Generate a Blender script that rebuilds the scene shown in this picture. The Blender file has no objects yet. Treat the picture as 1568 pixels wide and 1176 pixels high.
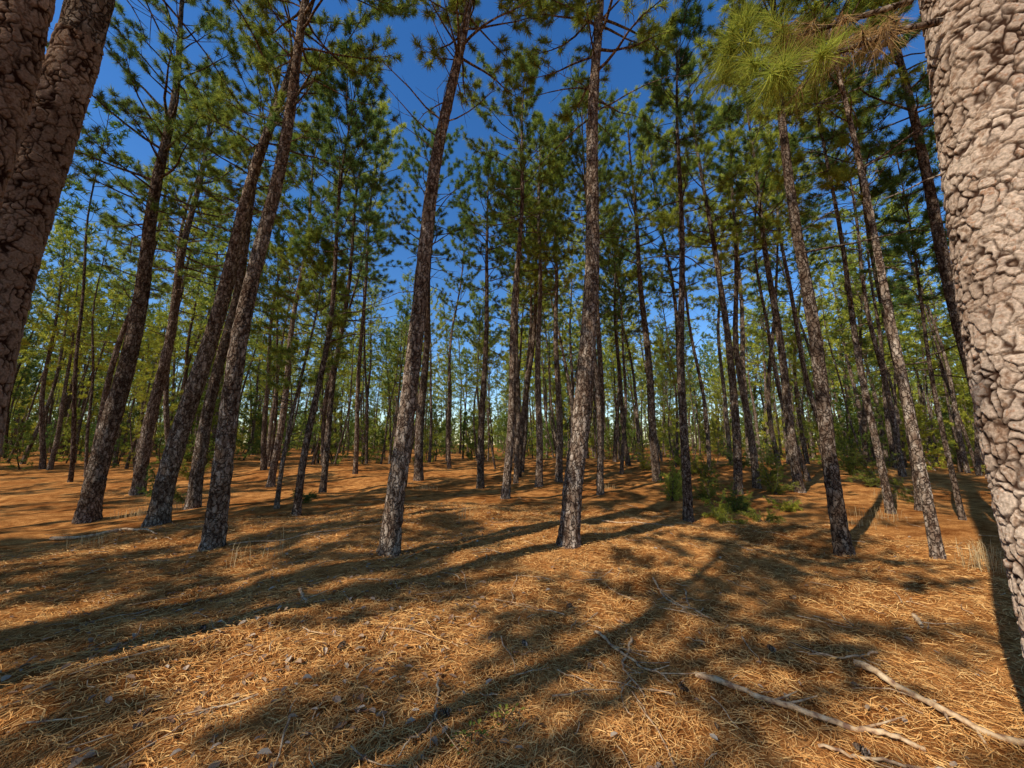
import bpy, math, random
import numpy as np
from mathutils import noise, Vector

rng = np.random.default_rng(7)
random.seed(7)
scene = bpy.context.scene
SUN_EL = 41.0
SUN_TRAVEL_AZ = 48.5      # light travels toward this bearing (from +Y clockwise)

# ------------------------------------------------------------------ helpers
def gh0(x, y):
    return (0.8*noise.noise(Vector((x*0.022+3.1, y*0.022, 0.3)))*min(1.0, (abs(x)+abs(y))/40)
            + 0.20*noise.noise(Vector((x*0.12+1.7, y*0.12+4.2, 1.3)))
            + 0.12*noise.noise(Vector((x*0.55, y*0.55, 7.7)))
            + 0.06*noise.noise(Vector((x*1.7, y*1.7, 2.7)))
            + 0.8*math.exp(-((x-3)**2/90+(y-25)**2/40)) + 0.55*math.exp(-((x-15)**2/50+(y-17)**2/40)) + 0.5*math.exp(-((x+11)**2/50+(y-19)**2/30))
            + (0.012*max(0,y-14) - 0.00005*max(0,y-14)**2 if y<114 else 0.7))
G0 = gh0(0, 0)
def gh(x, y):
    return gh0(x, y) - G0

class MB:
    def __init__(s):
        s.v=[]; s.n=0; s.q=[]; s.qm=[]; s.t=[]; s.tm=[]
    def add(s, v, q=None, t=None, mat=0):
        v=np.asarray(v,dtype=np.float32)
        if q is not None and len(q):
            q=np.asarray(q)+s.n; s.q.append(q); s.qm.append(np.full(len(q),mat))
        if t is not None and len(t):
            t=np.asarray(t)+s.n; s.t.append(t); s.tm.append(np.full(len(t),mat))
        s.v.append(v); s.n+=len(v)
    def mesh(s, name, mats, smooth_mats=(0,), attrs=None):
        me=bpy.data.meshes.new(name)
        V=np.concatenate(s.v)
        Q=np.concatenate(s.q) if s.q else np.zeros((0,4),int)
        T=np.concatenate(s.t) if s.t else np.zeros((0,3),int)
        QM=np.concatenate(s.qm) if s.qm else np.zeros(0,int)
        TM=np.concatenate(s.tm) if s.tm else np.zeros(0,int)
        me.vertices.add(len(V)); me.vertices.foreach_set("co",V.ravel())
        L=np.concatenate([Q.ravel(),T.ravel()]).astype(np.int32)
        me.loops.add(len(L)); me.loops.foreach_set("vertex_index",L)
        st=np.concatenate([np.arange(len(Q))*4, len(Q)*4+np.arange(len(T))*3]).astype(np.int32)
        me.polygons.add(len(st)); me.polygons.foreach_set("loop_start",st)
        mi=np.concatenate([QM,TM]).astype(np.int32)
        me.update(calc_edges=True)
        for m in mats: me.materials.append(m)
        me.polygons.foreach_set("material_index",mi)
        me.polygons.foreach_set("use_smooth",np.isin(mi,smooth_mats))
        if attrs:
            for k,a in attrs.items():
                at=me.attributes.new(k,'FLOAT','POINT')
                full=np.zeros(len(V),dtype=np.float32); full[:len(a)]=a
                at.data.foreach_set("value",full)
        me.update()
        return me

def link(name, me, loc=(0,0,0), rot=0.0, sc=1.0, parent=None):
    o=bpy.data.objects.new(name, me)
    o.location=loc; o.rotation_euler=(0,0,rot); o.scale=(sc,sc,sc)
    bpy.context.collection.objects.link(o)
    if parent: o.parent=parent
    return o

def nrm(a):
    return a/(np.linalg.norm(a,axis=-1,keepdims=True)+1e-9)

def tube(mb, pts, rad, k=5, mat=0, jit=0.0):
    pts=np.asarray(pts,float); n=len(pts); rad=np.asarray(rad,float)
    tg=nrm(np.gradient(pts,axis=0))
    ref=np.array([1.0,0,0]) if abs(tg[:,2].mean())>0.75 else np.array([0,0,1.0])
    a=nrm(np.cross(tg,ref)); b=np.cross(tg,a)
    th=np.arange(k)*2*math.pi/k
    R=rad[:,None]*np.ones(k)
    if jit: R=R*(1+rng.normal(0,jit,(n,k)))
    V=pts[:,None,:]+R[:,:,None]*(np.cos(th)[None,:,None]*a[:,None,:]+np.sin(th)[None,:,None]*b[:,None,:])
    i=np.arange(n-1)[:,None]*k; j=np.arange(k)[None,:]; j2=(j+1)%k
    Q=np.stack([i+j,i+j2,i+k+j2,i+k+j],-1).reshape(-1,4)
    mb.add(V.reshape(-1,3),q=Q,mat=mat)

def needles(mb, P, D, per, length, width, spread, mat, back=0.12, droop=0.12):
    P=np.repeat(np.asarray(P,float),per,axis=0); D=np.repeat(nrm(np.asarray(D,float)),per,axis=0)
    m=len(P)
    if m==0: return
    base=P-D*(rng.random((m,1))*back)
    d=nrm(D*(0.55+0.5*rng.random((m,1)))+nrm(rng.normal(size=(m,3)))*spread)
    ln=length*(0.7+0.5*rng.random((m,1)))
    tip=base+d*ln; tip[:,2]-=droop*ln[:,0]
    s=nrm(np.cross(d,rng.normal(size=(m,3))))*width*0.5
    V=np.stack([base-s,base+s,tip],1).reshape(-1,3)
    mb.add(V,t=np.arange(m*3).reshape(-1,3),mat=mat)

# ------------------------------------------------------------------ materials
def newmat(name):
    m=bpy.data.materials.new(name); m.use_nodes=True
    nt=m.node_tree; nt.nodes.clear()
    return m,nt,nt.nodes,nt.links
def N(nodes,t,**kw):
    n=nodes.new(t)
    for k,v in kw.items(): setattr(n,k,v)
    return n
def ramp(nodes, stops, interp='LINEAR'):
    r=nodes.new('ShaderNodeValToRGB'); r.color_ramp.interpolation=interp
    e=r.color_ramp.elements
    while len(e)<len(stops): e.new(0.5)
    for i,(p,c) in enumerate(stops):
        e[i].position=p; e[i].color=(c[0],c[1],c[2],1)
    return r
def mixc(nodes,links,fac,a,b,mode='MIX'):
    m=nodes.new('ShaderNodeMix'); m.data_type='RGBA'; m.blend_type=mode
    for sock,val in ((m.inputs[0],fac),(m.inputs[6],a),(m.inputs[7],b)):
        if hasattr(val,'is_linked'): links.new(val,sock)
        else: sock.default_value = val if not isinstance(val,tuple) else (*val,1)
    return m.outputs[2]

def make_bark(name, hero=False, tint=(1,1,1)):
    m,nt,nd,lk=newmat(name)
    out=N(nd,'ShaderNodeOutputMaterial'); bs=N(nd,'ShaderNodeBsdfDiffuse')
    bs.inputs['Roughness'].default_value=0.6
    lk.new(bs.outputs[0],out.inputs[0])
    tc=N(nd,'ShaderNodeTexCoord')
    fn=N(nd,'ShaderNodeTexNoise'); fn.inputs['Scale'].default_value=70; fn.inputs['Detail'].default_value=4
    lk.new(tc.outputs['Object'],fn.inputs['Vector'])
    oi=N(nd,'ShaderNodeObjectInfo')
    if hero:
        at=N(nd,'ShaderNodeAttribute',attribute_name='plate'); ac=N(nd,'ShaderNodeAttribute',attribute_name='cell')
        er=ramp(nd,[(0.2,(0,0,0)),(0.88,(1,1,1))])
        lk.new(at.outputs['Fac'],er.inputs[0])
        pc=ramp(nd,[(0.0,(0.21,0.13,0.088)),(0.25,(0.37,0.265,0.19)),(0.5,(0.60,0.505,0.41)),(0.72,(0.54,0.455,0.375)),(0.88,(0.43,0.26,0.165)),(1.0,(0.57,0.47,0.38))])
        sm=N(nd,'ShaderNodeTexNoise'); sm.inputs['Scale'].default_value=24; sm.inputs['Detail'].default_value=5; sm.inputs['Distortion'].default_value=1.5
        lk.new(tc.outputs['Object'],sm.inputs['Vector'])
        am=N(nd,'ShaderNodeMath',operation='MULTIPLY_ADD'); lk.new(sm.outputs['Fac'],am.inputs[0]); am.inputs[1].default_value=1.3
        sb=N(nd,'ShaderNodeMath',operation='MULTIPLY_ADD'); lk.new(ac.outputs['Fac'],sb.inputs[0]); sb.inputs[1].default_value=.6; sb.inputs[2].default_value=-.42
        lk.new(sb.outputs[0],am.inputs[2])
        lk.new(am.outputs[0],pc.inputs[0])
    else:
        mp=N(nd,'ShaderNodeMapping'); mp.inputs['Scale'].default_value=(1,1,0.42)
        lk.new(tc.outputs['Object'],mp.inputs[0])
        dn=N(nd,'ShaderNodeTexNoise'); dn.inputs['Scale'].default_value=12; dn.inputs['Detail'].default_value=2
        lk.new(tc.outputs['Object'],dn.inputs['Vector'])
        ad=N(nd,'ShaderNodeVectorMath',operation='MULTIPLY_ADD')
        lk.new(dn.outputs['Color'],ad.inputs[0]); ad.inputs[1].default_value=(0.12,0.12,0.12); lk.new(mp.outputs[0],ad.inputs[2])
        vo=N(nd,'ShaderNodeTexVoronoi',feature='DISTANCE_TO_EDGE'); vo.inputs['Scale'].default_value=16
        lk.new(ad.outputs[0],vo.inputs['Vector'])
        er=ramp(nd,[(0.0,(0,0,0)),(0.16,(1,1,1))]); lk.new(vo.outputs['Distance'],er.inputs[0])
        sm=N(nd,'ShaderNodeTexNoise'); sm.inputs['Scale'].default_value=16; sm.inputs['Detail'].default_value=2
        lk.new(mp.outputs[0],sm.inputs['Vector'])
        pc=ramp(nd,[(0.3,(0.175,0.115,0.08)),(0.5,(0.34,0.27,0.205)),(0.66,(0.60,0.53,0.44))]); lk.new(sm.outputs['Fac'],pc.inputs[0])
    fr=ramp(nd,[(0.3,(0.6,0.57,0.55)),(0.7,(1.15,1.12,1.1))]); lk.new(fn.outputs['Fac'],fr.inputs[0])
    c1=mixc(nd,lk,1.0,pc.outputs[0],fr.outputs[0],'MULTIPLY')
    c2=mixc(nd,lk,er.outputs[0],(0.06,0.033,0.022) if hero else (0.045,0.026,0.018),c1)
    ln=N(nd,'ShaderNodeTexNoise'); ln.inputs['Scale'].default_value=1.7; ln.inputs['Detail'].default_value=3
    lk.new(tc.outputs['Object'],ln.inputs['Vector'])
    lr=ramp(nd,[(0.35,(0.72,0.66,0.62)),(0.7,(1.15,1.14,1.12))]); lk.new(ln.outputs['Fac'],lr.inputs[0])
    c3=mixc(nd,lk,1.0,c2,lr.outputs[0],'MULTIPLY')
    tr=ramp(nd,[(0,(0.58,0.54,0.52)),(1,(1.12,1.09,1.06))]); lk.new(oi.outputs['Random'],tr.inputs[0])
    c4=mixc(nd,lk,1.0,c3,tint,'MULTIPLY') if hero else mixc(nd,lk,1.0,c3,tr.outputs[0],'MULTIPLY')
    lk.new(c4,bs.inputs['Color'])
    mth=N(nd,'ShaderNodeMath',operation='MULTIPLY_ADD'); lk.new(fn.outputs['Fac'],mth.inputs[0]); mth.inputs[1].default_value=0.35
    if hero: lk.new(sm.outputs['Fac'],mth.inputs[2])
    else: lk.new(er.outputs[0],mth.inputs[2])
    bp=N(nd,'ShaderNodeBump'); bp.inputs['Strength'].default_value=0.7 if hero else .9; bp.inputs['Distance'].default_value=0.010 if hero else .022
    lk.new(mth.outputs[0],bp.inputs['Height']); lk.new(bp.outputs[0],bs.inputs['Normal'])
    return m

def make_leaf(name, cols, transl=0.4, tint=((0.5,0.68,0.85),(1.3,1.18,0.85))):
    m,nt,nd,lk=newmat(name)
    out=N(nd,'ShaderNodeOutputMaterial')
    ge=N(nd,'ShaderNodeNewGeometry'); oi=N(nd,'ShaderNodeObjectInfo')
    r=ramp(nd,[(i/(len(cols)-1),c) for i,c in enumerate(cols)])
    lk.new(ge.outputs['Random Per Island'],r.inputs[0])
    tr=ramp(nd,[(0,tint[0]),(1,tint[1])]); lk.new(oi.outputs['Random'],tr.inputs[0])
    c=mixc(nd,lk,1.0,r.outputs[0],tr.outputs[0],'MULTIPLY')
    di=N(nd,'ShaderNodeBsdfDiffuse'); lk.new(c,di.inputs[0])
    if transl>0:
        tl=N(nd,'ShaderNodeBsdfTranslucent'); lk.new(c,tl.inputs[0])
        m1=N(nd,'ShaderNodeMixShader'); m1.inputs[0].default_value=transl
        lk.new(di.outputs[0],m1.inputs[1]); lk.new(tl.outputs[0],m1.inputs[2])
        lk.new(m1.outputs[0],out.inputs[0])
    else: lk.new(di.outputs[0],out.inputs[0])
    return m

BARK=make_bark('pine_bark'); HBARK=make_bark('plated_pine_bark',hero=True,tint=(1.16,1.11,1.06)); HBARK2=make_bark('shade_toned_plated_pine_bark',hero=True,tint=(.62,.53,.47))  # HBARK2: copy of the plated bark with shade put into its tint
NEED=make_leaf('pine_needles',[(0.09,0.14,0.045),(0.24,0.30,0.065),(0.48,0.52,0.10)])
SUNNY=make_leaf('sunlit_tone_pine_needles',[(0.24,0.28,0.05),(0.52,0.53,0.075),(0.78,0.73,0.13)],.4,((0.75,.83,.85),(1.15,1.1,.9)))  # brighter yellow copy of the needles, sunlight put into the colour
BROWN=make_leaf('dead_needles',[(0.28,0.14,0.06),(0.50,0.32,0.15),(0.38,0.2,0.09)],0.3)
YNEED=make_leaf('young_needles',[(0.20,0.25,0.05),(0.42,0.45,0.07),(0.64,0.57,0.11)])
SHRUB=make_leaf('shrub_foliage',[(0.09,0.12,0.03),(0.22,0.25,0.05),(0.42,0.38,0.08)])
LIT=make_leaf('needle_litter',[(0.32,0.115,0.030),(0.74,0.34,0.095),(0.94,0.57,0.21),(0.60,0.24,0.062)],0,((1,1,1),(1,1,1)))
LEAF=make_leaf('dry_leaf',[(0.16,0.09,0.05),(0.36,0.25,0.16),(0.25,0.12,0.06),(0.50,0.39,0.28)],0,((1,1,1),(1,1,1)))
STRAW=make_leaf('straw',[(0.45,0.31,0.14),(0.65,0.48,0.25),(0.55,0.38,0.18)],0.25,((1,1,1),(1,1,1)))

def make_wood():
    m,nt,nd,lk=newmat('weathered_wood')
    out=N(nd,'ShaderNodeOutputMaterial'); bs=N(nd,'ShaderNodeBsdfPrincipled'); bs.inputs['Roughness'].default_value=0.85
    tc=N(nd,'ShaderNodeTexCoord'); n=N(nd,'ShaderNodeTexNoise'); n.inputs['Scale'].default_value=25; n.inputs['Detail'].default_value=5
    lk.new(tc.outputs['Object'],n.inputs['Vector'])
    r=ramp(nd,[(0.35,(0.22,0.11,0.06)),(0.5,(0.52,0.33,0.17)),(0.7,(0.68,0.50,0.30))]); lk.new(n.outputs['Fac'],r.inputs[0])
    lk.new(r.outputs[0],bs.inputs['Base Color'])
    b=N(nd,'ShaderNodeBump'); b.inputs['Distance'].default_value=0.006; lk.new(n.outputs['Fac'],b.inputs['Height']); lk.new(b.outputs[0],bs.inputs['Normal'])
    lk.new(bs.outputs[0],out.inputs[0]); return m
WOOD=make_wood()

def make_ground():
    m,nt,nd,lk=newmat('forest_floor')
    out=N(nd,'ShaderNodeOutputMaterial'); bs=N(nd,'ShaderNodeBsdfDiffuse')
    tc=N(nd,'ShaderNodeTexCoord')
    a=N(nd,'ShaderNodeTexNoise'); a.inputs['Scale'].default_value=0.5; a.inputs['Detail'].default_value=4
    b=N(nd,'ShaderNodeTexNoise'); b.inputs['Scale'].default_value=28; b.inputs['Detail'].default_value=6; b.inputs['Roughness'].default_value=0.7; b.inputs['Distortion'].default_value=1.5
    c=N(nd,'ShaderNodeTexNoise'); c.inputs['Scale'].default_value=4; c.inputs['Detail'].default_value=4
    for n in (a,b,c): lk.new(tc.outputs['Object'],n.inputs['Vector'])
    r=ramp(nd,[(0.3,(0.21,0.078,0.022)),(0.5,(0.58,0.255,0.075)),(0.72,(0.84,0.48,0.18))]); lk.new(b.outputs['Fac'],r.inputs[0])
    r2=ramp(nd,[(0.3,(0.48,0.38,0.32)),(0.65,(1.12,1.10,1.05))]); lk.new(c.outputs['Fac'],r2.inputs[0])
    r3=ramp(nd,[(0.35,(0.70,0.60,0.54)),(0.65,(1.12,1.12,1.10))]); lk.new(a.outputs['Fac'],r3.inputs[0])
    x=mixc(nd,lk,1.0,r.outputs[0],r2.outputs[0],'MULTIPLY'); x=mixc(nd,lk,1.0,x,r3.outputs[0],'MULTIPLY')
    lk.new(x,bs.inputs['Color'])
    bp=N(nd,'ShaderNodeBump'); bp.inputs['Strength'].default_value=0.8; bp.inputs['Distance'].default_value=0.04
    lk.new(b.outputs['Fac'],bp.inputs['Height']); lk.new(bp.outputs[0],bs.inputs['Normal'])
    lk.new(bs.outputs[0],out.inputs[0]); return m

# ------------------------------------------------------------------ ground
def build_ground():
    n=321; u=np.linspace(-1,1,n); g=np.sinh(u*7.2)/math.sinh(7.2)*600
    V=np.zeros((n,n,3),np.float32)
    for i,y in enumerate(g+4):
        for j,x in enumerate(g):
            V[i,j]=(x,y,gh(x,y))
    i=np.arange(n-1)[:,None]*n; j=np.arange(n-1)[None,:]
    Q=np.stack([i+j,i+j+1,i+n+j+1,i+n+j],-1).reshape(-1,4)
    mb=MB(); mb.add(V.reshape(-1,3),q=Q)
    link('ground',mb.mesh('ground',[make_ground()]))
build_ground()

# ------------------------------------------------------------------ tree generator
def interp_path(keys, z):
    k=np.array(keys,float)
    return np.stack([np.interp(z,k[:,2],k[:,0]),np.interp(z,k[:,2],k[:,1])],-1)

def grow_crown(mb, axis, rad, H, cb, R, dens=1.0, per=24, nl=0.19, nw=0.010, matN=1, low_elev=5, top_elev=60, twig=1.0, tuft_n=4, fine=True):
    P=[];D=[]
    z=cb
    az=random.random()*6.28
    bias=random.random()*6.28
    while z<H-0.25:
        f=(z-cb)/(H-cb)
        prof=(0.5+1.5*f)*(1-f)**0.7*1.2 if f<0.98 else 0.2
        for _ in range(random.choice((2,3,3))):
            if random.random()>dens: continue
            az+=2.4+random.uniform(-0.5,0.5)
            L=R*prof*random.uniform(0.5,1.3)*(1+0.25*math.cos(az-bias))
            if L<0.3: L=0.3
            el=math.radians(low_elev+(top_elev-low_elev)*f+random.uniform(-14,14))
            z0=z+random.uniform(-.2,.2)
            c=axis(z0); p=np.array([c[0],c[1],z0])
            m=6; pts=[p]; e=el; a=az
            for k in range(m):
                st=L/m
                p=p+np.array([math.cos(a)*math.cos(e),math.sin(a)*math.cos(e),math.sin(e)])*st
                e+=random.uniform(-0.12,0.22); a+=random.uniform(-0.2,0.2); pts.append(p)
            pts=np.array(pts); br=min(0.035,0.010+0.012*L)*min(1.2,max(.5,rad(z0)/0.08))
            tube(mb,pts,np.linspace(br,0.005,len(pts)),4 if fine else 3,0)
            tg=nrm(np.gradient(pts,axis=0))
            nt=max(3,int(L*4.8*twig))
            for q in range(nt):
                s=0.42+0.58*(q+random.random())/nt
                x=s*m; i0=min(int(x),m-1); pp=pts[i0]+(pts[i0+1]-pts[i0])*(x-i0); t=tg[i0]
                sd=np.array([-t[1],t[0],0])*(1 if q%2 else -1)
                d=nrm(t*random.uniform(.4,1)+sd*random.uniform(.3,1.1)+np.array([0,0,random.uniform(-.1,.7)]))
                tl=random.uniform(.2,.5)*min(1,.5+L*.3)
                mid=pp+d*tl*.5; d2=nrm(d+np.array([0,0,.35])); end=mid+d2*tl*.5
                if fine: tube(mb,np.array([pp,mid,end]),[.006,.005,.003],3,0)
                P.append(end);D.append(d2)
                for w in range(tuft_n-1):
                    s2=random.uniform(.5,1.0); o=nrm(d2+rng.normal(size=3)*.75)
                    b=pp+(end-pp)*s2
                    P.append(b+o*random.uniform(.03,.11)); D.append(o)
            P.append(pts[-1]); D.append(tg[-1])
        z+=random.uniform(.26,.46)*(H-cb)/7.0 if (H-cb)>3 else random.uniform(.14,.22)
    c=axis(H)
    for _ in range(5):
        o=nrm(np.array([0,0,1.2])+rng.normal(size=3)*.5); P.append(np.array([c[0],c[1],H])-o*.05); D.append(o)
    needles(mb,P,D,per,nl,nw,0.85,matN)

def pine(name, H=16, r=0.16, keys=None, cb=9, R=2.0, sides=10, ring=0.2, dens=1.0, per=24, nw=0.011, dead=10, matN=None,
         hero_to=0.0, hero_sides=120, tuft_n=4, low_elev=0, twig=1.0, nl=.19, fine=True, hb=None, crook=1.0, vz=.55):
    """tree in local coordinates, base at origin"""
    if keys is None:
        lx,ly=random.uniform(-.09,.09)*crook,random.uniform(-.07,.07)*crook
        b=random.uniform(-.6,.6)*crook; b2=random.uniform(-.5,.5)*crook; p1=random.uniform(3,7)
        zs=np.linspace(-.4,H,9)
        keys=[(lx*z+b*math.sin(z/H*3.1),ly*z+b2*math.sin(z/H*p1),z) for z in zs]
    else:
        kx,ky,kz=keys[-1]; k0=keys[-2]
        if kz<H:
            s=(H-kz)/(kz-k0[2])*0.6
            keys=list(keys)+[(kx+(kx-k0[0])*s,ky+(ky-k0[1])*s,H)]
    def sm(z):
        zz=np.atleast_1d(z); w=np.zeros((len(zz),2))
        for o,g in ((-1.0,.25),(0,.5),(1.0,.25)): w+=g*interp_path(keys,np.clip(zz+o,keys[0][2],H))
        return w
    off=sm(0.0)[0]
    ph=random.random()*10
    def axis(z):
        a=sm(z)[0]-off
        return a+np.array([.05*math.sin(z*.9+ph),.05*math.cos(z*.8+ph)])
    def rad(z):
        f=min(max(z/H,0),1)
        return max(.012,r*(1-.86*f**1.15)*(1+.30*math.exp(-max(z,0)/.22)))
    mb=MB(); attrs=None
    if hero_to>0:
        k=hero_sides; dz=2*math.pi*r/k*1.1
        zs=np.arange(-.1,hero_to,dz); n=len(zs)
        th=np.arange(k)*2*math.pi/k
        V=np.zeros((n,k,3)); pl=np.zeros((n,k),np.float32); ce=np.zeros((n,k),np.float32)
        sx=random.random()*50
        S=15.5
        for i,z in enumerate(zs):
            a=axis(z); R0=rad(z)
            for j in range(k):
                cx,sy=math.cos(th[j]),math.sin(th[j])
                q=Vector((cx*R0,sy*R0,z))
                n1=noise.noise_vector(q*8); n2=noise.noise_vector(q*27)
                wv=n1*0.048+n2*0.015
                pq=Vector(((q.x+wv.x)*S+sx,(q.y+wv.y)*S,(q.z+wv.z*1.5)*S*vz))
                dd,pp=noise.voronoi(pq)
                e=dd[1]-dd[0]
                op=min(1,max(0,.62+1.4*n1.y))
                p=min(1,e/(.10+.14*op))
                p=1-(1-p)*(.5+.5*op)                # some joints stay nearly closed
                d3,p3=noise.voronoi(Vector((pq.x*2.1+n2.x*.5,pq.y*2.1+n2.y*.5,pq.z*2.6)))
                c3=(math.sin(p3[0].x*7.9+p3[0].y*58.2+p3[0].z*17.7)*4375.85)%1.0
                e3=min(1,(d3[1]-d3[0])/.12)
                cv=(math.sin(pp[0].x*12.9+pp[0].y*78.2+pp[0].z*37.7)*43758.5)%1.0
                tilt=max(-1,min(1,(pq.z-pp[0].z)))*-.008
                rr=R0+(p-1)*.011+p*(cv*.005+tilt+c3*.0035-(1-e3)*.0012)+noise.noise(q*3)*.006+n2.z*.0014
                V[i,j]=(a[0]+cx*rr,a[1]+sy*rr,z)
                pl[i,j]=p*(.80+.20*e3); ce[i,j]=cv*.55+c3*.45
        i=np.arange(n-1)[:,None]*k; j=np.arange(k)[None,:]; j2=(j+1)%k
        Q=np.stack([i+j,i+j2,i+k+j2,i+k+j],-1).reshape(-1,4)
        mb.add(V.reshape(-1,3),q=Q,mat=2)
        attrs={'plate':pl.ravel(),'cell':ce.ravel()}
        z1=zs[-1]-.02
    else: z1=-.35
    zs=np.concatenate([np.arange(z1,min(1.0,H),ring*.6) if z1<1 else [],np.arange(max(z1,1.0),H,ring),[H]])
    pts=np.array([[*axis(z),z] for z in zs]); rd=np.array([rad(z) for z in zs])
    tube(mb,pts,rd,sides,0,jit=0.035)
    grow_crown(mb,axis,rad,H,cb,R,dens,per,nl,nw,1,low_elev=low_elev,tuft_n=tuft_n,twig=twig,fine=fine)
    for _ in range(dead):
        z=random.uniform(cb*.35,cb*1.05); a=random.random()*6.28; L=random.choice((.12,.2,.5,.9,1.3,1.8)) if z>cb*.6 else random.choice((.06,.1,.2,.5))
        c=axis(z); p=np.array([c[0],c[1],z]); pts=[p]; e=random.uniform(-.2,.5)
        for k in range(5):
            p=p+np.array([math.cos(a)*math.cos(e),math.sin(a)*math.cos(e),math.sin(e)])*L/5; a+=random.uniform(-.3,.3); e+=random.uniform(-.25,.25); pts.append(p)
        tube(mb,pts,np.linspace(.007+.009*L,.003,6),4,0)
        if L>.8:
            for w in range(3):
                q=pts[random.randint(2,5)]; d=nrm(rng.normal(size=3)+np.array([math.cos(a),math.sin(a),.2]))
                tube(mb,[q,q+d*.2,q+d*.38+np.array([0,0,.05])],[.005,.004,.002],3,0)
    return mb.mesh(name,[BARK,matN or NEED,hb or HBARK],(0,2),attrs), axis

# ------------------------------------------------------------------ framing trees (individually shaped)
specs=[
 (-10.1,9.26,.20,17,7.8,2.5,[(0,0,0),(.35,0,7),(.15,0,15)]),
 (-13.2,13.5,.19,17,8.2,2.5,[(0,0,0),(.6,0,15.5)]),
 (-7.58,8.32,.185,17,9.3,2.5,[(0,0,0),(.6,0,4.6),(1.62,.1,11.5)]),
 (-8.33,10.0,.15,14,8.5,2.1,[(0,0,0),(.8,0,11)]),
 (-4.84,6.24,.145,16,9.3,2.4,[(0,0,0),(.25,0,5),(.7,0,10.6)]),
 (-1.8,5.88,.145,16,8.8,2.3,[(0,0,0),(.15,0,3.3),(.44,0,6),(.93,0,10.1)]),
 (-4.0,16.2,.19,17,10,2.3,[(0,0,0),(.2,0,12)]),
 (-5.06,9.1,.085,12,6.5,1.7,[(0,0,0),(.35,0,4),(.5,0,10)]),
 (-5.8,9.5,.055,7,3.0,1.3,[(0,0,0),(.3,0,3),(.6,0,6)]),
 (.95,6.44,.165,17,9.3,2.5,[(0,0,0),(.32,0,1.7),(.53,0,4.8),(.94,0,10.9)]),
 (-.17,11.2,.125,15,8.5,2.0,[(0,0,0),(.5,0,10)]),
 (1.0,14.5,.14,16,9,2.0,[(0,0,0),(.2,0,12)]),
 (.2,15.6,.10,14,9,1.7,[(0,0,0),(.1,0,12)]),
 (4.0,8.9,.105,13.6,9.4,1.5,[(0,0,0),(.35,0,6),(.7,0,12.5)]),
 (6.97,11.8,.125,15.5,8.2,2.0,[(0,0,0),(.25,0,5),(-.1,0,9)]),
 (9.5,12.6,.14,16,8.8,2.1,[(0,0,0),(-.2,0,9)]),
 (8.6,13.4,.12,16,8.8,1.9,[(0,0,0),(-.25,0,5),(.1,0,9)]),
 (5.5,6.44,.115,15,8.6,2.1,[(0,0,0),(-.05,0,3.2),(-.17,0,5.6),(-.05,0,9)]),
 (6.5,6.06,.075,12.5,8,1.6,[(0,0,0),(.08,0,3),(-.16,0,7)]),
 (10.2,9.5,.13,16,8.6,2.1,[(0,0,0),(-.2,0,8)]),
 (9.6,8.3,.05,9,5.0,1.1,[(0,0,0),(.1,0,8)]),
 (8.86,9.1,.08,13,8,1.6,[(0,0,0),(-.15,0,8)]),
 (9.5,7.4,.13,16,8.6,2.2,[(0,0,0),(-.3,0,8)]),
 (5.9,15.4,.17,17,9,2.2,[(0,0,0),(-.3,0,12)]),
 (-9.2,14.6,.13,16,8,2.2,[(0,0,0),(.4,0,10)]),
 (-6.6,13.2,.11,15,8,2.0,[(0,0,0),(.5,0,10)]),
 (2.9,12.4,.11,15,9,1.8,[(0,0,0),(-.15,0,10)]),
]
placed=[]
for (x,y,r,H,cb,R,keys) in specs:
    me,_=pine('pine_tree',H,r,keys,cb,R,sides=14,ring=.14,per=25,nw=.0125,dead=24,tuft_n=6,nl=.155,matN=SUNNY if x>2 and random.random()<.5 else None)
    link('pine_tree',me,(x,y,gh(x,y)-.02)); placed.append((x,y))
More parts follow.
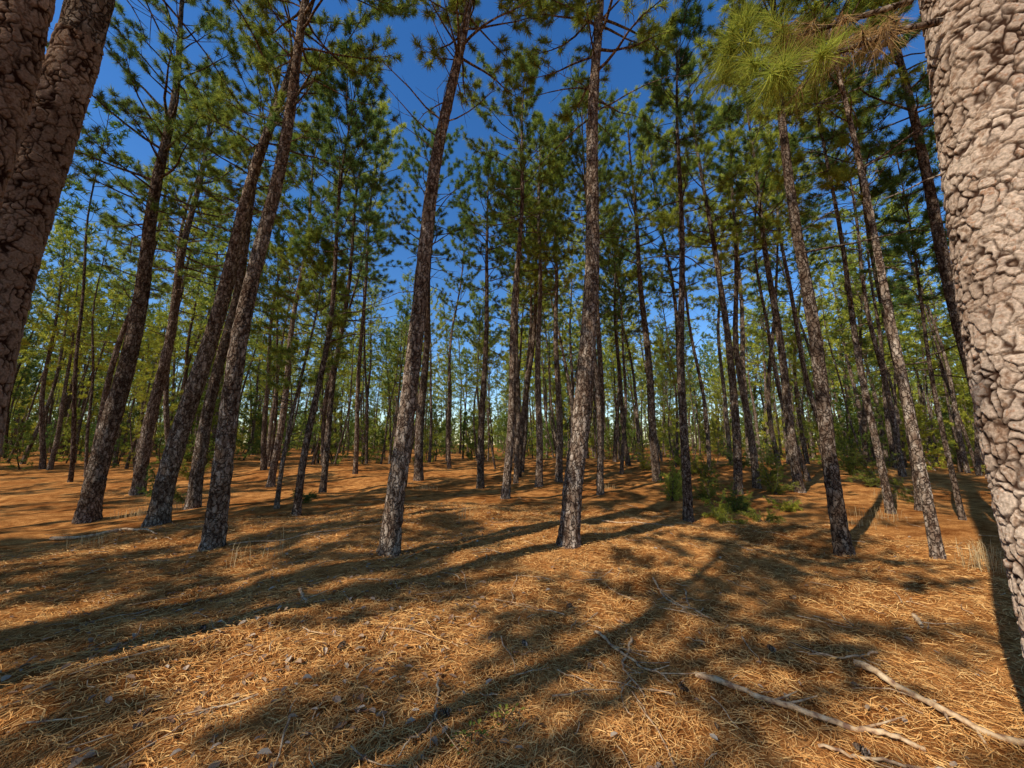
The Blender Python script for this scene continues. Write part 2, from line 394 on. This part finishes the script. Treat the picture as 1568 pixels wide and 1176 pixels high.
# close framing trees with modelled bark plates
for (x,y,r,H,keys,cb,vz) in ((2.80,1.87,.26,18,[(0,0,0),(.05,0,8)],9.5,.68),(-4.40,3.02,.205,17,[(0,0,0),(.05,.05,6)],8.5,.5),(-3.84,2.32,.16,17,[(0,0,0),(.04,.0,8)],8.5,.5)):
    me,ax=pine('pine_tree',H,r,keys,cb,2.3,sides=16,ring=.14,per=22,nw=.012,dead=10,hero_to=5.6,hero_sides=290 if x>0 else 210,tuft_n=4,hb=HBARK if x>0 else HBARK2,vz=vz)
    o=link('pine_tree',me,(x,y,gh(x,y)-.02)); placed.append((x,y))
    if x>0:
        mb=MB()
        def limb(p0,pts,r0):
            tube(mb,pts,np.linspace(r0,.006,len(pts)),6,0)
        A=np.array([[-.2,.0,4.2],[-.5,-.02,4.1],[-.8,-.02,3.98],[-1.05,.02,3.92],[-1.28,.1,3.95]])
        limb(0,A,.022)
        B=np.array([[-.2,.1,4.5],[-.5,.25,4.54],[-.85,.40,4.56],[-1.2,.5,4.6]])
        limb(0,B,.02)
        PG=[];DG=[];PB=[];DB=[]
        for L_,gfrac in ((A,.60),(B,.60)):
            for k in range(22):
                s=random.uniform(.2,1)*(len(L_)-1); i0=min(int(s),len(L_)-2); p=L_[i0]+(L_[i0+1]-L_[i0])*(s-i0)
                d=nrm(np.array([-.6,random.uniform(-.8,.8),random.uniform(-.7,.4)]))
                ln=random.uniform(.1,.32); e=p+d*ln
                tube(mb,[p,p+d*ln*.5+np.array([0,0,.02]),e],[.006,.005,.003],4,0)
                if s/(len(L_)-1)>gfrac: PG.append(e);DG.append(d);PG.append(p+d*ln*.6);DG.append(nrm(d+rng.normal(size=3)*.5))
                else: PB.append(e);DB.append(nrm(d+np.array([0,0,-.6]))); PB.append(p+d*ln*.5);DB.append(nrm(d+np.array([0,0,-.9])))
        needles(mb,PG,DG,60,.20,.0038,.75,1); needles(mb,PB,DB,40,.17,.003,.7,2,droop=.4)
        b=link('low_limb',mb.mesh('low_limb',[BARK,YNEED,BROWN])); b.parent=o

# ------------------------------------------------------------------ forest prototypes
protos=[];far=[];young=[];yfar=[]
for i in range(8):
    H=random.uniform(13.5,17.5)
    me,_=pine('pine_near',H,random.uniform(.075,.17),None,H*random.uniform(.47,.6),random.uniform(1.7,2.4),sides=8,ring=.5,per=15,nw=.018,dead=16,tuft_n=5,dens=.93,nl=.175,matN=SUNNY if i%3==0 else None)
    protos.append(me)
for i in range(8):
    H=random.uniform(13.0,17.5)
    me,_=pine('pine_far',H,random.uniform(.07,.16),None,H*random.uniform(.38,.56),random.uniform(1.6,2.2),sides=6,ring=1.0,per=5,nw=.05,dead=6,tuft_n=3,nl=.24,fine=False,dens=.97,matN=SUNNY if i%2==0 else None)
    far.append(me)
for i in range(4):
    H=random.uniform(4.5,8.5)
    me,_=pine('young_near',H,random.uniform(.04,.07),None,H*random.uniform(.12,.3),random.uniform(.9,1.3),sides=6,ring=.5,per=11,nw=.018,dead=2,matN=YNEED,tuft_n=3,dens=.8)
    young.append(me)
for i in range(4):
    H=random.uniform(4.0,8.0)
    me,_=pine('young_far',H,random.uniform(.04,.07),None,H*random.uniform(.03,.12),random.uniform(1.3,1.9),sides=5,ring=1,per=6,nw=.05,dead=1,matN=YNEED if i%2 else NEED,tuft_n=3,nl=.23,fine=False,dens=.95)
    yfar.append(me)
forest=bpy.data.objects.new('distant_pine_forest',None); bpy.context.collection.objects.link(forest)

def ok(x,y,dmin):
    return all((x-a)**2+(y-b)**2>dmin*dmin for a,b in placed)
thin,_=pine('pine_thin',15,.085,None,7.5,2.2,sides=8,ring=.5,per=14,nw=.018,dead=20,tuft_n=4)
for x,y in [(-4.5,-1.0)]:
    link('pine_tree',thin,(x,y,gh(x,y)-.05),2.0,1); placed.append((x,y))
# stand behind the viewpoint, on the sunny side
rb=random.Random(21)
for s in (-7.2,-10,-12.9,-15.8,-18.8):
    for l in (-2.6,-4.9,-7.4,-10.0):
        s2=s+rb.uniform(-1.2,1.2); l2=l+rb.uniform(-.9,.9); ch=rb.random()
        x=.75*s2+.66*l2; y=.66*s2-.75*l2
        if ch<.2 or math.hypot(x,y)<4 or not ok(x,y,1.4): continue
        link('pine_tree',rb.choice(protos),(x,y,gh(x,y)-.05),rb.random()*6.28,rb.uniform(.82,.96)); placed.append((x,y))
for s2,l2 in ((-13.5,-.6),(-9.5,1.9)):
    x=.75*s2+.66*l2; y=.66*s2-.75*l2
    link('pine_tree',thin,(x,y,gh(x,y)-.05),rb.random()*6.28,.85); placed.append((x,y))
cnt=0; ysn=0
yy=-20.0
while yy<95:
    W=(18 if yy<0 else 18)+max(0,yy)*1.2
    sp=3.4 if yy<12 else (2.7 if yy<36 else (3.3 if yy<60 else 4.1))
    xx=-W
    while xx<W:
        x=xx+random.uniform(-.48,.48)*sp; y=yy+random.uniform(-.48,.48)*sp; xx+=sp
        d=math.hypot(x,y)
        lane=x*.66-y*.75; along=x*.75+y*.66
        if d<4.0: continue
        if y<13.5 and y>-.5 and abs(x)<1.55*y+2.5: continue
        if along<0 and -1.6<lane<1.9: continue
        if y<0 and random.random()<(.35 if lane>0 else .7): continue
        if random.random()<.10: continue
        if noise.noise(Vector((x*.09,y*.09,11)))>.36: continue
        if not ok(x,y,1.3): continue
        near=d<30
        if near: placed.append((x,y))
        sc=random.uniform(.6,1.1) if random.random()<.5 else random.uniform(.9,1.12)
        link('pine_tree' if near else 'tree',random.choice(protos if d<24 else far),(x,y,gh(x,y)-.05),random.random()*6.28,sc,None if near else forest); cnt+=1
        pr=0 if d<17 or y<8 else (.28 if d<30 else .6)
        if random.random()<pr:
            x2=x+random.uniform(-1.6,1.6); y2=y+random.uniform(1,2); ysn+=1
            link('pine_sapling' if near else 'sapling',random.choice(young if d<30 else yfar),(x2,y2,gh(x2,y2)-.05),random.random()*6.28,random.uniform(.4,1.1),None if near else forest)
    yy+=sp
print('forest trees',cnt,ysn)
# thick young growth that closes the far edge of the stand
for k in range(420):
    x=-140+280*(k%210)/209+random.uniform(-1.2,1.2); y=math.sqrt(max(0,145**2-x*x))*.78+random.uniform(-9,9)
    if y<36: continue
    link('thicket_sapling',random.choice(yfar),(x,y,gh(x,y)-.4),random.random()*6.28,random.uniform(.9,1.7),forest)

# ------------------------------------------------------------------ low shrubs
def shrub(x,y,h,w,mat):
    mb=MB(); P=[];D=[]
    for s in range(max(4,int(h*9))):
        a=random.random()*6.28; e=random.uniform(.4,1.3); L=h*random.uniform(.5,1)
        p=np.zeros(3); pts=[p]
        for k in range(5):
            p=p+np.array([math.cos(a)*math.cos(e)*w/h,math.sin(a)*math.cos(e)*w/h,math.sin(e)])*L/5; e+=random.uniform(-.3,.2); a+=random.uniform(-.3,.3); pts.append(p)
            for q in range(5):
                d=nrm(np.array([math.cos(a),math.sin(a),.3])+rng.normal(size=3)*.6); l=random.uniform(.06,.2)
                tube(mb,[p,p+d*l],[.003,.002],3,0)
                for u in (.4,.7,1): P.append(p+d*l*u); D.append(d)
        tube(mb,pts,np.linspace(.012,.004,6),4,0)
    needles(mb,P,D,10,.06,.010,.7,1,back=.03)
    link('juniper_shrub',mb.mesh('juniper_shrub',[BARK,mat]),(x,y,gh(x,y)-.02))
for i,(x,y,h,w) in enumerate(((5.0,9.3,.65,.65),(5.6,9.7,.55,.65),(4.7,8.7,.45,.5),(4.6,11.0,1.5,.5),(6.2,10.4,.6,.6),(5.6,8.6,.35,.5),(5.1,12.0,1.2,.4),(-9.8,11.6,.9,.5),(-5.6,10.2,.6,.3),(9.8,14.5,1.8,.9),(8.4,12.2,1.1,.6),(12.0,12.5,1.6,.8),(-11.6,12.5,1.2,.6),(7.4,14.4,1.3,.7),(10.5,17.5,2.0,1.0),(6.5,18.5,1.5,.8),(13.5,15,1.8,.9),(11.2,10.6,.8,.6),(6.9,9.6,.4,.5),(-13.5,16,1.6,.9),(5.9,11.4,.9,.5),(7.8,16.5,1.6,.8),(12.5,18.5,2.0,1.0),(9,20,1.8,1))):
    shrub(x,y,h,w,SHRUB if i%3 else YNEED)
def seedling(x,y):
    mb=MB()
    for k in range(26):
        a=random.random()*6.28; rr=random.uniform(0,.11); c=np.array([math.cos(a)*rr,math.sin(a)*rr,random.uniform(.01,.07)]); s=random.uniform(.010,.018)
        d=np.array([math.cos(a),math.sin(a),.3]); v=np.array([-math.sin(a),math.cos(a),0]); up=np.array([0,0,s*.4])
        tube(mb,[c*[0.4,.4,0],c],[.0015,.001],3,0)
        mb.add([c,c+d*s*.8+v*s*.7+up,c+d*s*1.9,c+d*s*.8-v*s*.7+up],q=[(0,1,2,3)],mat=1)
    link('broadleaf_seedling',mb.mesh('broadleaf_seedling',[BARK,SHRUB],()),(x,y,gh(x,y)+.02))
seedling(-.22,2.3); seedling(-.05,2.45); seedling(2.3,5.0)

# ------------------------------------------------------------------ needle litter (one mesh), leaves, twigs, grass
def scatter_pts(n, ymax, p=1.6):
    d=1.0+(ymax-1.0)*rng.random(n)**p
    b=(rng.random(n)-.5)*2*math.radians(66)
    return d*np.sin(b), d*np.cos(b)-.6
def litter():
    n=185000
    x,y=scatter_pts(n,11.0,1.25)
    z=np.array([gh(a,b) for a,b in zip(x,y)])
    th=rng.random(n)*2*math.pi
    th=th*.65+np.array([noise.noise(Vector((a*.8,b*.8,5)))*4 for a,b in zip(x,y)])
    L=.05+.085*rng.random(n); w=.0018+.0014*rng.random(n)+.00030*np.hypot(x,y)
    dx=np.cos(th);dy=np.sin(th); lift=rng.random(n)**3*.03+.003
    t1=rng.normal(0,.07,n)*L; bend=rng.normal(0,.20,n)*L
    c=np.stack([x,y,z+lift],-1); d=np.stack([dx*L/2,dy*L/2,t1],-1); s=np.stack([-dy*w/2,dx*w/2,rng.normal(0,.2,n)*w],-1)
    m=c+np.stack([-dy*bend,dx*bend,.004*np.ones(n)],-1)
    a=c-d; b=c+d
    V=np.stack([a-s,a+s,m+s,m-s,b+s*.6,b-s*.6],1).reshape(-1,3)
    i=np.arange(n)*6
    Q=np.concatenate([np.stack([i,i+1,i+2,i+3],-1),np.stack([i+3,i+2,i+4,i+5],-1)])
    mb=MB(); mb.add(V,q=Q); link('pine_needle_litter',mb.mesh('pine_needle_litter',[LIT],()))
litter()
def leaves():
    n=4800; mb=MB()
    x,y=scatter_pts(n,11,1.3)
    keep=(x<-.3)|(rng.random(n)<.15); x=x[keep];y=y[keep];n=len(x)
    for k in range(n):
        s=random.uniform(.012,.034); a=random.random()*6.28; cx,cy=math.cos(a),math.sin(a); c=np.array([x[k],y[k],gh(x[k],y[k])+random.uniform(.012,.035)])
        u=np.array([cx,cy,random.uniform(-.4,.4)])*s; v=np.array([-cy,cx,random.uniform(-.4,.4)])*s*.55; up=np.array([0,0,s*random.uniform(.1,.45)])
        V=[c-u,c-u*.3-v+up,c-u*.2,c-u*.3+v+up,c+u*.5-v*.8+up,c+u*.5,c+u*.5+v*.8+up,c+u*1.1]
        mb.add(V,t=[(0,1,2),(0,2,3),(4,7,5),(5,7,6)],q=[(1,4,5,2),(2,5,6,3)])
    link('fallen_leaves',mb.mesh('fallen_leaves',[LEAF],()))
leaves()
def twigs():
    mb=MB(); x,y=scatter_pts(650,13,1.0)
    for a,b in zip(x,y):
        th=random.random()*6.28; L=random.choice((.1,.15,.2,.35,.6)); pts=[]; px,py=a,b
        for k in range(5):
            pts.append((px,py,gh(px,py)+.018+random.random()*.015)); px+=math.cos(th)*L/5; py+=math.sin(th)*L/5; th+=random.uniform(-.35,.35)
        tube(mb,pts,np.linspace(.003+.006*L,.002,5),5,0)
    link('fallen_twigs',mb.mesh('fallen_twigs',[WOOD]))
twigs()
def fallen_branch(P,r0,r1,forks=2):
    mb=MB(); P=np.array(P,float)
    t=np.linspace(0,len(P)-1,26); pts=np.stack([np.interp(t,np.arange(len(P)),P[:,i]) for i in (0,1)],-1)
    pts+=rng.normal(0,.006,pts.shape)
    pts=np.array([(a,b,gh(a,b)+r0*.7+.020+.01*math.sin(i*.7)) for i,(a,b) in enumerate(pts)])
    tube(mb,pts,np.linspace(r0,r1,26)*(1+rng.normal(0,.08,26)),9,0,jit=.06)
    for _ in range(forks):
        i=random.randint(4,22); d=nrm(pts[i]-pts[i-1]); sd=np.array([-d[1],d[0],.12])*random.choice((-1,1))
        q=pts[i]; e=nrm(d+sd); l=random.uniform(.1,.35)
        tube(mb,[q,q+e*l*.5,q+e*l+np.array([0,0,.01])],[r0*.4,r0*.3,.003],6,0)
    link('fallen_branch',mb.mesh('fallen_branch',[WOOD]))
fallen_branch([(1.35,3.0),(1.62,2.75),(1.85,2.5),(2.1,2.37),(2.22,2.28)],.019,.011,3)
fallen_branch([(2.55,3.05),(2.62,2.8),(2.68,2.5),(2.8,2.3),(2.92,2.1)],.023,.014,2)
fallen_branch([(2.95,3.3),(2.6,3.15),(2.35,3.25)],.009,.005,3)
fallen_branch([(.75,3.6),(.95,3.2),(1.15,2.95)],.012,.005,5)
fallen_branch([(1.05,3.55),(.85,3.15),(.9,2.8)],.010,.005,4)
fallen_branch([(1.75,4.9),(1.7,4.4),(1.95,3.9)],.012,.005,6)
fallen_branch([(2.0,4.6),(1.85,4.2),(1.7,4.05)],.009,.004,4)
fallen_branch([(3.95,3.95),(3.8,3.75)],.018,.014,0)
fallen_branch([(1.7,2.35),(2.0,2.2),(2.3,2.1)],.008,.005,2)
fallen_branch([(-2.3,4.3),(-2.0,3.9)],.014,.01,1)
fallen_branch([(-.5,2.8),(-.45,2.45),(-.6,2.2)],.008,.004,3)
fallen_branch([(-4.5,6.2),(-3.4,6.9),(-2.4,7.6)],.012,.005,4)
fallen_branch([(2.0,8.6),(3.4,8.1)],.015,.006,4)
fallen_branch([(-8.5,7.2),(-7.2,7.3),(-6.4,7.0)],.03,.01,5)

def grass(x,y,n,h,w):
    mb=MB()
    a=rng.random(n)*6.28; rr=rng.random(n)*w
    for k in range(n):
        bx,by=math.cos(a[k])*rr[k],math.sin(a[k])*rr[k]; L=h*random.uniform(.4,1); aa=random.random()*6.28; b=random.uniform(.05,.6)
        p0=np.array([bx,by,0.]); p1=p0+np.array([math.cos(aa)*b*.3,math.sin(aa)*b*.3,.6])*L; p2=p0+np.array([math.cos(aa)*b,math.sin(aa)*b,.95-b*.4])*L
        s=np.array([-math.sin(aa),math.cos(aa),0])*.0025
        mb.add([p0-s,p0+s,p1+s,p1-s,p2],q=[(0,1,2,3)],t=[(3,2,4)])
    link('dry_grass_tuft',mb.mesh('dry_grass_tuft',[STRAW],()),(x,y,gh(x,y)))
for x,y,n,h,w in ((6.4,5.4,60,.45,.25),(6.9,5.8,40,.4,.2),(-3.7,5.4,22,.5,.18),(-3.4,5.7,14,.55,.2),(-1.0,8.2,26,.4,.2),(-9.3,9.6,160,.3,.5),(-8.7,10.2,140,.3,.5),(-4.3,14.8,120,.22,.5),(-9.0,6.3,60,.3,.4),(-7,6.6,40,.25,.4),(-3.0,13.5,90,.25,.5),(1.6,7.2,26,.22,.3),(7.4,8.2,50,.25,.4),(-1.6,2.3,30,.09,.2),(-2.4,2.6,30,.08,.2),(8.2,8.6,60,.35,.5),(10.8,11,80,.35,.6),(7.5,10.5,60,.3,.5),(3.3,13.5,60,.3,.5)):
    grass(x,y,n,h,w)
def cone(x,y):
    mb=MB()
    for i in range(60):
        f=i/60; a=i*2.4; rr=.022*math.sin(math.pi*(.12+.85*f)); c=np.array([math.cos(a)*rr*.4,(f-.5)*.075,math.sin(a)*rr*.4]); o=np.array([math.cos(a),.45,math.sin(a)])*.016*(1-.5*f); s=np.array([-math.sin(a),0,math.cos(a)])*.007
        mb.add([c-s*.5,c+s*.5,c+o+s,c+o-s],q=[(0,1,2,3)])
    link('pine_cone',mb.mesh('pine_cone',[BARK],()),(x,y,gh(x,y)+.025),random.random()*6)
for x,y in ((1.2,2.9),(-.4,2.5),(2.1,3.3),(-1.3,3.1),(.6,4.2),(3.1,4.4),(-2.6,3.4),(1.9,2.3),(.1,3.3)): cone(x,y)

# ------------------------------------------------------------------ sky, sun, camera
w=bpy.data.worlds.new("World"); scene.world=w; w.use_nodes=True
nt=w.node_tree; nt.nodes.clear()
out=nt.nodes.new('ShaderNodeOutputWorld'); bg=nt.nodes.new('ShaderNodeBackground'); sky=nt.nodes.new('ShaderNodeTexSky')
sky.sky_type='NISHITA'; sky.sun_disc=False; sky.sun_elevation=math.radians(SUN_EL); sky.sun_rotation=math.radians(180+SUN_TRAVEL_AZ)
sky.air_density=1.1; sky.dust_density=0.1; sky.ozone_density=3.5
hs=nt.nodes.new('ShaderNodeHueSaturation'); hs.inputs['Saturation'].default_value=1.28; hs.inputs['Value'].default_value=1.35; hs.inputs['Hue'].default_value=.507
nt.links.new(sky.outputs[0],hs.inputs['Color']); nt.links.new(hs.outputs[0],bg.inputs[0]); bg.inputs[1].default_value=0.127
nt.links.new(bg.outputs[0],out.inputs[0])
sl=bpy.data.lights.new('sun','SUN'); sl.energy=5.0; sl.angle=math.radians(.5); sl.color=(1,.95,.85)
so=bpy.data.objects.new('sun',sl); bpy.context.collection.objects.link(so)
az=math.radians(SUN_TRAVEL_AZ); e=math.radians(SUN_EL)
so.rotation_euler=Vector((math.sin(az)*math.cos(e),math.cos(az)*math.cos(e),-math.sin(e))).to_track_quat('-Z','Y').to_euler()
cam=bpy.data.cameras.new('camera'); cam.lens=13.0; cam.sensor_width=36; cam.clip_end=2000; cam.clip_start=.05
co=bpy.data.objects.new('camera',cam); bpy.context.collection.objects.link(co)
co.location=(0,0,1.6); co.rotation_euler=(math.radians(90+9.2),0,0); scene.camera=co
scene.view_settings.view_transform='Standard'; scene.view_settings.look='None'; scene.view_settings.exposure=0
